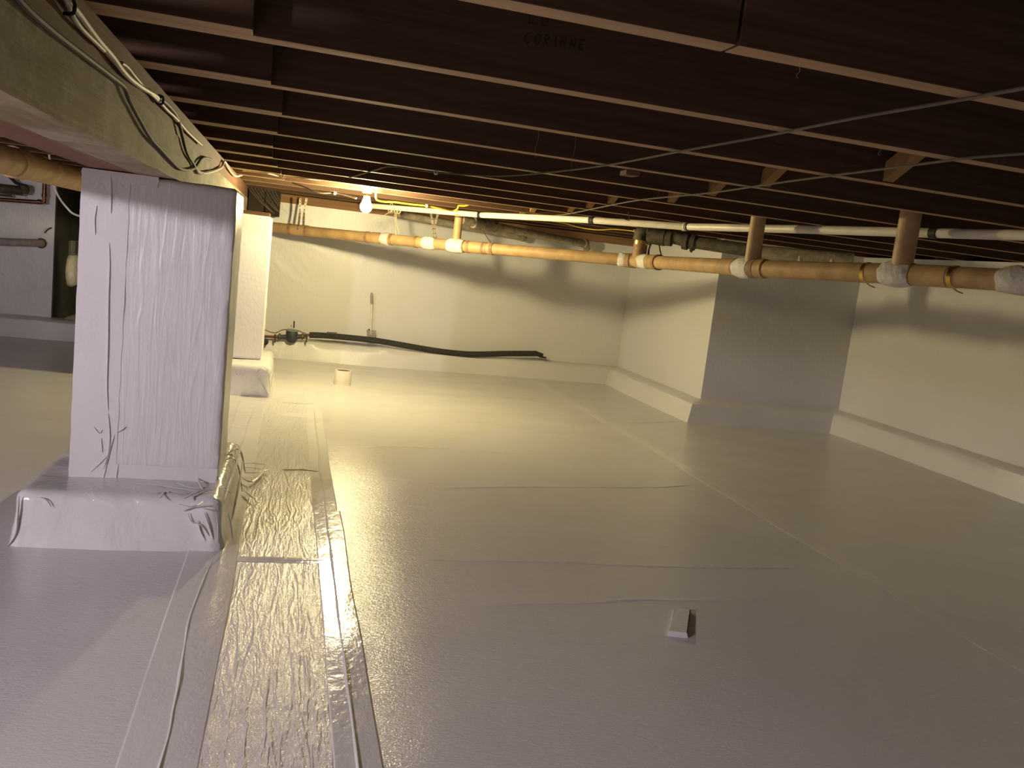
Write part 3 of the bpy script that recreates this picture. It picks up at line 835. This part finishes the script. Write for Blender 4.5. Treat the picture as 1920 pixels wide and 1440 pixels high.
# twine tying the white pipe
tw = empty('twine_tie', tuple(Q[1]), 'knotted twine wrapped round the white pipe near the bulb', 'twine')
tq = ay(740, 391, 5.44)
for k in range(7):
    a = tq + Vector((-.022 + k * .008, .01 - k * .006, 0))
    ring = [a + Vector((.012 * math.sin(t * .8 + k), math.cos(t) * .024 - .004, math.sin(t) * .026 - .006)) for t in [j * math.pi / 5 for j in range(11)]]
    MB().tube(ring, .0032, 6).build('twine_loop', M['twine'], tw, smooth=True)
hq, _d = on_pipe(742, 1)
MB().tube([tq + Vector((0, -.02, -.02)), ay(742, 425, 5.36), hq + Vector((0, -.036, .0)), hq + Vector((.01, -.03, -.02))], .0028, 6, 4).build('twine_end', M['twine'], tw, smooth=True)
MB().tube([tq + Vector((.01, -.02, -.02)), ay(744, 420, 5.36), ay(749, 438, 5.33)], .0028, 6, 4).build('twine_end', M['twine'], tw, smooth=True)
MB().tube([tq + Vector((-.02, -.02, -.015)), ay(715, 407, 5.40), ay(698, 411, 5.42)], .002, 6, 4).build('twine_end', M['twine'], tw, smooth=True)
MB().tube([tq + Vector((-.015, -.01, .02)), ay(735, 380, 5.42), ay(731, 384, 5.42)], .0025, 6, 4).build('twine_end', M['twine'], tw, smooth=True)


# ------------------------------------------------------------------ cables
def cable(pts, r, name, label, mat, k=5):
    o = MB().tube(pts, r, 8, k).build(name, M[mat], smooth=True)
    return tag(o, label, 'cable')
zc = ZJ - .006
cable([az(2250, 100, zc), az(1920, 165, zc), az(1860, 176, zc), az(1820, 184, zc), az(1600, 222, zc), az(1440, 254, zc), az(1280, 283, zc), az(1130, 311, zc), az(1000, 326, zc), az(930, 330, zc), az(870, 327, zc - .002), az(800, 321, zc), az(735, 312, zc), az(700, 320, zc), az(655, 333, zc)], .0027, 'grey_cable', 'grey cable stapled across the joists from the upper right to the bulb', 'cable_grey')
cable([az(2200, 268, zc), az(1920, 288, zc), az(1820, 296, zc), az(1740, 306, zc), az(1480, 340, zc), az(1330, 362, zc), az(1200, 375, zc), az(1120, 390, zc), az(1060, 402, zc), az(1010, 406, zc)], .0027, 'grey_cable', 'lower grey cable crossing the joists towards the white pipe', 'cable_grey')
xg = -.292
cable([ax(100, -60, xg), ax(128, 0, xg), ax(147, 25, xg), ax(180, 70, xg), ax(210, 105, xg), ax(228, 130, xg), ax(245, 148, xg), ax(268, 165, xg), ax(290, 178, xg), ax(297, 186, xg)], .0048, 'white_cable', 'pale cable running down along the top of the girder', 'cable')
cable([ax(118, -20, xg), ax(132, 20, xg), ax(150, 50, xg), ax(180, 80, xg), ax(195, 95, xg)], .0032, 'white_cable', 'thin second pale cable beside the girder cable at upper left', 'cable')
cable([ax(228, 118, xg), ax(238, 125, xg), ax(250, 140, xg), ax(260, 152, xg), ax(272, 166, xg)], .0032, 'white_cable', 'short loop of pale cable above the girder', 'cable')
cable([ax(279, 172, xg), ax(298, 190, xg), ax(315, 208, xg), ax(330, 222, xg), ax(352, 248, xg), ax(378, 272, xg)], .0034, 'white_cable', 'pale cable following the girder past the staple', 'cable')
cable([ax(298, 182, xg), ax(318, 200, xg), ax(333, 222, xg), ax(342, 255, xg), ax(350, 285, xg), ax(362, 306, xg), ax(368, 318, xg), ax(375, 325, xg), ax(395, 321, xg)], .0046, 'dark_cable', 'dark cable drooping from the staple down the girder face', 'cable_dark')
cable([ax(-10, -60, xg), ax(40, 5, xg), ax(95, 55, xg), ax(150, 98, xg), ax(205, 140, xg), ax(232, 162, xg), ax(242, 186, xg), ax(262, 224, xg), ax(282, 258, xg), ax(300, 278, xg), ax(318, 298, xg), ax(336, 315, xg), ax(352, 319, xg), ax(366, 314, xg), ax(376, 300, xg), ax(385, 296, xg), ax(396, 299, xg)], .0042, 'dark_cable', 'long dark cable swagged across the girder face', 'cable_dark')
cable([ax(366, 314, xg), ax(376, 324, xg), ax(396, 322, xg), ax(415, 314, xg), ax(421, 303, xg), ax(430, 318, xg), ax(441, 330, xg), ax(454, 328, xg), ax(461, 320, xg), ax(452, 308, xg)], .0046, 'white_cable', 'pale looped cable end above the near pier', 'cable')
cable([az(455, 320, zc), az(500, 325, zc), az(528, 331, zc), az(560, 333, zc - .01), az(600, 338, zc)], .0030, 'yellow_cable', 'faded yellow cable along the joists above the near pier', 'twine')
cable([ay(548, 343, 4.60), ay(570, 350, 4.58), ay(588, 358, 4.56), ay(605, 362, 4.55), ay(628, 362, 4.55), ay(650, 366, 4.52), ay(668, 372, 4.48)], .0040, 'dark_cable', 'dark cable sagging from the joist to the lampholder', 'cable_dark')
cable([Vector((BX + .045, BY, 1.110)), ay(705, 372, 4.55), ay(718, 378, 4.62), ay(740, 379, 4.66), ay(770, 383, 4.70), ay(800, 386, 4.72), ay(830, 392, 4.76), ay(850, 395, 4.80), ay(858, 391, 4.80), ay(860, 386, 4.80), ay(872, 386, 4.80), ay(881, 382, 4.80), ay(873, 377, 4.80), ay(862, 376, 4.80)], .0046, 'yellow_cable', 'bright yellow cable stapled along the joist right of the bulb', 'yellow')
cable([ay(1030, 414, 4.85), ay(1060, 419, 4.85), ay(1090, 427, 4.85), ay(1120, 431, 4.8), ay(1150, 430, 4.75), ay(1185, 433, 4.65), ay(1196, 437, 4.50), ay(1203, 441, 4.42)], .0028, 'yellow_cable', 'thin yellow cable below the white pipe leading to the iron elbow', 'yellow')
cable([ay(905, 424, 5.1), ay(908, 436, 5.1), ay(914, 446, 5.08), ay(923, 458, 5.02)], .0022, 'dark_wire', 'thin dark wire hanging from the threaded union to the drain', 'cable_dark')
cable([ay(1165, 445, 4.5), ay(1185, 455, 4.40), ay(1202, 448, 4.31), ay(1212, 460, 4.30), ay(1230, 450, 4.26), ay(1250, 434, 4.26), ay(1258, 424, 4.26)], .0022, 'dark_wire', 'tangled dark wire around the iron elbow', 'cable_dark')
cable([az(1155, 402, zc - .02), az(1170, 410, zc - .03), az(1180, 413, zc - .03), az(1179, 404, zc - .02), az(1178, 398, zc)], .0018, 'dark_wire', 'bent wire hook hanging in front of the white pipe', 'cable_dark')
cable([ay(92, 290, 4.22), ay(98, 335, 4.22), ay(104, 356, 4.22), ay(112, 372, 4.22), ay(124, 388, 4.22), ay(140, 402, 4.22), ay(170, 405, 4.22), ay(215, 380, 4.22), ay(240, 330, 4.22), ay(244, 280, 4.22)], .0042, 'white_cable', 'white cable drooping behind the near pier at far left', 'conduit')
# staples and clips
for (q, lab) in [(ax(299, 187, xg), 'dark cable staple on the girder'), (ax(128, 12, xg), 'dark cable staple at the top of the girder')]:
    mb = MB()
    mb.tube([q + Vector((-.006, -.006, .008)), q + Vector((.006, 0, .007)), q + Vector((.006, 0, -.007)), q + Vector((-.006, .006, -.008))], .0025, 6, 3)
    tag(mb.build('cable_staple', M['black'], smooth=True), lab, 'staple', 'cable staples')
for (q, lab) in [(ay(800, 386, 4.715), 'white cable clip on the bright yellow cable'), (ay(1190, 433, 4.62), 'white cable clip on the thin yellow cable'), (ay(628, 362, 4.545), 'white cable clip on the dark cable left of the bulb'), (ay(528, 331, 3.95), 'white cable clip on the faded yellow cable'), (ay(817, 323, 2.98), 'white cable clip on the long grey cable')]:
    mb = MB().tube([q + Vector((-.004, 0, .007)), q + Vector((-.004, -.004, -.005)), q + Vector((.004, -.004, -.005)), q + Vector((.004, 0, .007))], .0028, 6, 3)
    tag(mb.build('cable_clip', M['porcelain'], smooth=True), lab, 'clip', 'cable clips')
q = az(1183, 320, ZJ)
tag(MB().box(q.x - .02, q.x + .02, q.y - .02, q.y + .03, ZJ - .014, ZJ - .0005, .002).build('wood_block', M['sill']), 'small dusty block stuck under a joist near the grey cable', 'block')
# cobweb threads
for n_, (px, py, L_, yy) in enumerate([(1009, 246, .055, 1.83), (1079, 258, .075, 1.83), (1499, 120, .012, 1.02), (1657, 237, .012, 1.42), (1236, 352, .02, 2.64)]):
    q = ay(px, py, yy); q.z = min(q.z, ZJ - .001)
    o = MB().tube([q + Vector((0, 0, .004)), q + Vector((.002, 0, -L_ * .3)), q + Vector((-.002, 0, -L_ * .7)), q + Vector((.001, 0, -L_))], .0004, 5, 3).build('cobweb_thread', M['cobweb'])
    tag(o, ['longer-left cobweb thread below the third joist', 'cobweb thread below the third joist, further right', 'short cobweb wisp near the nearest joist at right', 'short cobweb wisp below the second joist at right', 'tiny cobweb wisp below the fifth joist', 'cobweb thread left of the bulb', 'cobweb thread at the top of the picture'][n_], 'cobweb', 'cobweb threads')
cw = MB().tube([ay(736, 347, 4.24), ay(739, 352, 4.24), ay(743, 354, 4.24), ay(749, 348, 4.24)], .0018, 5).build('bent_wire', M['cobweb'])
tag(cw, 'small bright zigzag wire under the joist right of the bulb', 'wire')

# ------------------------------------------------------------------ hose, meter valve, riser at the back wall
hp = [ay(580, 628, 5.93), ay(620, 630, 5.93), ay(700, 638, 5.94), ay(760, 648, 5.94), ay(820, 658, 5.94), ay(880, 664, 5.94), ay(950, 663, 5.94), ay(1006, 663, 5.94)]
ho = empty('insulated_pipe', tuple(hp[3]), 'black foam-insulated water pipe lying along the ledge of the back wall', 'pipe')
fs_ = MB().tube(hp, .0205, 14, 5).build('foam_sleeve', M['foam'], ho, smooth=True)
MB().tube([hp[-1], ay(1017, 667, 5.94)], .017, 12).build('sleeve_end', M['foam'], ho, smooth=True)
MB().tube([ay(1012, 668, 5.925), ay(1024, 671, 5.92)], .006, 6).build('tape_tail', M['black'], fs_)
MB().tube([ay(613, 623, 5.92), ay(632, 624, 5.92)], .003, 6).build('sleeve_slit', M['black'], fs_)
MB().tube([ay(567, 630, 5.93), hp[0]], .010, 10).build('copper_stub', M['copper'], ho, smooth=True)
va = empty('meter_valve', tuple(ay(547, 640, 5.92)), 'dark round water meter with a pale lid on the pipe by the rear pier', 'meter')
vc = ay(547, 629, 5.92)
MB().lathe(vc + Vector((0, 0, -.048)), (0, 0, 1), [(0, .012), (.006, .028), (.018, .037), (.040, .040), (.070, .039), (.076, .036)], 24).build('body', M['valve'], va, smooth=True)
vl = MB().lathe(vc + Vector((0, 0, .028)), (0, 0, 1), [(0, .039), (.002, .042), (.010, .041), (.014, .030), (.015, .004)], 24)
vl = MB().add(vl.v, vl.f).build('lid', M['valve_lid'], va, smooth=True)
MB().tube([ay(551, 615, 5.92), ay(551.5, 602, 5.92)], .0045, 8).build('stem', M['black'], vl)
MB().tube([ay(546.5, 613, 5.93), ay(546.5, 609, 5.93)], .003, 6).build('stem', M['valve_lid'], vl)
MB().tube([ay(520, 632, 5.92), ay(572, 631, 5.92)], .016, 14).build('body_pipe', M['valve'], va, smooth=True)
MB().tube([ay(488, 630, 5.92), ay(520, 632, 5.92)], .009, 10).build('supply_pipe', M['copper'], va, smooth=True)
for px, r in [(516, .016), (524, .022), (567, .022), (575, .017)]:
    q = ay(px, 631, 5.92)
    MB().lathe(q + Vector((-.007, 0, 0)), (1, 0, 0), [(0, r * .8), (.002, r), (.012, r), (.014, r * .8)], 8).build('union_nut', M['bronze'], va)
for px in (516, 575):
    q = ay(px, 634, 5.90)
    MB().tube([q + Vector((0, 0, .022)), q + Vector((0, 0, -.030))], .006, 6).build('ground_clamp', M['bronze'], va)
MB().tube([ay(490, 616, 5.93), ay(498, 619, 5.93), ay(508, 623, 5.93), ay(518, 624, 5.93), ay(528, 619, 5.93), ay(538, 618, 5.94), ay(558, 620, 5.94), ay(566, 623, 5.93), ay(574, 626, 5.93)], .0030, 7, 4).build('ground_wire', M['bronze'], va, smooth=True)
MB().lathe(ay(497, 640, 5.90), (0, -1, 0), [(0, .006), (.002, .024), (.016, .024), (.020, .012)], 10).build('valve_handle', M['black'], va)
wr_ = empty('wall_riser', tuple(ay(695, 633, 5.99)), 'thin white standpipe with a grey tip rising from a clear cup', 'standpipe')
MB().tube([ay(695, 628, 5.985), ay(697, 569, 5.985)], .0075, 12).build('tube', M['conduit'], wr_, smooth=True)
t0, t1 = ay(697, 570, 5.985), ay(697, 548, 5.985)
MB().lathe(t0, t1 - t0, [(0, .011), (.004, .0085), (.012, .0105), (.06, .0100), (.075, .006), (.080, .002)], 12).build('tip', M['grey_pvc'], wr_, smooth=True)
c0 = ay(695, 635, 5.985)
MB().lathe(c0, (0, 0, 1), [(0, .026), (.055, .034), (.058, .034), (.056, .031), (.004, .023)], 20).build('cup', M['clear'], wr_, smooth=True)
MB().tube([ay(693, 619, 5.97), ay(691, 617, 5.97)], .005, 6).build('cup_clip', M['black'], wr_)

# ------------------------------------------------------------------ pipe stub and liner bump on the floor
sx, sy = .335, 5.00
MB2 = MB().lathe((sx, sy, -.005), (0, 0, 1), [(0, .049), (.083, .049), (.086, .0475), (.086, .0415), (.084, .0405), (.012, .0405)], 32)
stub = empty('pipe_stub', (sx, sy, 0), '-', 'pipe stub')
MB2.build('pipe_wall', M['stub_pvc'], stub, smooth=True)
MB().lathe((sx, sy, .030), (0, 0, 1), [(.012, .001), (.012, .0385), (.047, .0398), (.048, .0404), (.0, .0404)], 28, False).build('bore', M['bore'], stub, smooth=True)
tag(stub, 'short white plastic pipe stub standing open on the liner', 'pipe stub')
c4 = [az(1251, 1191, 0), az(1292, 1195, 0), az(1297, 1146, 0), az(1262, 1140, 0)]
bk = empty('liner_sleeve', tuple(sum(c4, Vector()) / 4), 'small flat white sleeve on the floor with its shaded side coloured dark', 'sleeve')
hh = .009
top = [c4[0].lerp(c4[1], .10) + Vector((0, .006, hh)), c4[1] + Vector((-.006, .004, hh * 1.1)), c4[2] + Vector((-.008, -.003, hh * .75)), c4[3].lerp(c4[2], .10) + Vector((0, -.004, hh * .55))]
base = [v + Vector((0, 0, -.012)) for v in c4]
mid = [base[i].lerp(top[i], .75) + (base[i] - top[i]) * .12 for i in range(4)]
for v in mid: v.z = hh * .6
vs = base + mid + top
fs = []
for l in (0, 4):
    for k in range(4):
        k2 = (k + 1) % 4
        if not (k == 1):
            fs.append((l + k, l + k2, l + 4 + k2, l + 4 + k))
fs.append((8, 9, 10, 11))
MB().add(vs, fs).build('sleeve_top', M['floor'], bk, smooth=False)
ins = [base[1].lerp(base[2], .12), base[2].lerp(base[1], .12), top[2].lerp(top[1], .12) + Vector((-.003, 0, -.001)), top[1].lerp(top[2], .12) + Vector((-.003, 0, -.001))]
MB().add([v for v in ins] + [v + Vector((-.02, 0, 0)) for v in ins], [(0, 1, 2, 3), (4, 7, 6, 5), (0, 4, 5, 1), (1, 5, 6, 2), (2, 6, 7, 3), (3, 7, 4, 0)]).build('shaded_side', M['sleeve_shade'], bk)  # brown insert paints in the shade on the side facing away from the bulb

# ------------------------------------------------------------------ plumbing on the back wall, far left
cp = empty('copper_pipe', tuple(ay(83, 378, 5.98)), 'copper pipe with an elbow on the wall at the far left', 'pipe')
e = ay(83, 379, 5.98)
MB().tube([ay(-160, 366, 5.98), ay(0, 374, 5.98), ay(74, 379, 5.98), e, ay(83, 368, 5.98), ay(84, 335, 5.98)], .0125, 12).build('tube', M['copper'], cp, smooth=True)
for q, dv in [(ay(74, 378.5, 5.98), (1, 0, 0)), (ay(83, 366, 5.98), (0, 0, 1))]:
    MB().lathe(q + Vector(dv) * -.012, dv, [(0, .012), (.002, .0155), (.022, .0155), (.024, .012)], 12).build('elbow_collar', M['copper'], cp, smooth=True)
gp = empty('grey_wall_pipe', tuple(ay(78, 456, 5.98)), 'pinkish grey pipe stub turning into the wall at far left', 'pipe')
MB().tube([ay(-160, 445, 5.99), ay(0, 453, 5.99), ay(60, 455, 5.99), ay(74, 456, 6.01), ay(79, 456, 6.06)], .024, 14, 3).build('pipe_section', M['grey_pvc'], gp, smooth=True)
MB().lathe(ay(76, 456, 6.035), (0.3, 1, 0), [(0, .024), (.002, .032), (.012, .032), (.015, .02)], 16).build('wall_collar', M['dark_iron'], gp, smooth=True)
ir = empty('iron_wall_pipe', tuple(ay(40, 358, 5.95)), 'dark iron pipes and valve above the copper pipe at far left', 'pipe')
MB().tube([ay(-160, 345, 5.95), ay(0, 353, 5.95), ay(42, 358, 5.95)], .028, 12).build('pipe_section', M['dark_iron'], ir, smooth=True)
MB().tube([ay(15, 328, 5.95), ay(30, 343, 5.95), ay(50, 352, 5.95)], .010, 8).build('lever', M['black'], ir, smooth=True)
MB().lathe(ay(46, 345, 5.95), (0, 0, -1), [(0, .015), (.01, .028), (.04, .030), (.06, .02)], 12).build('valve_body', M['dark_iron'], ir, smooth=True)
MB().tube([ay(0, 366, 5.97), ay(22, 367, 5.97)], .007, 8).build('thin_pipe', M['dark_iron'], ir, smooth=True)
dk = MB().lathe(ax(131, 506, -1.462), (1, 0, 0), [(0, .115), (.02, .115), (.04, .10), (.05, .06), (.052, .002)], 28).build('round_cap', M['putty'], smooth=True)
tag(dk, 'pale round cap on the dark recess wall', 'cap')
gb = MB().box(-1.462, -1.42, 6.38, 6.48, .52, .62, .008).build('glass_block', M['clear'])
tag(gb, 'small clear glass block in the dark recess', 'block')
wl = MB().tube([ay(84, 437, 6.035), ay(90, 430, 6.035), ay(97, 427, 6.035)], .004, 6, 3).build('wall_tear', M['black'])
tag(wl, 'short dark wire poking from the wall beside the recess', 'wire')

for ob in D.objects:
    if '_o' in ob.keys():
        del ob['_o']
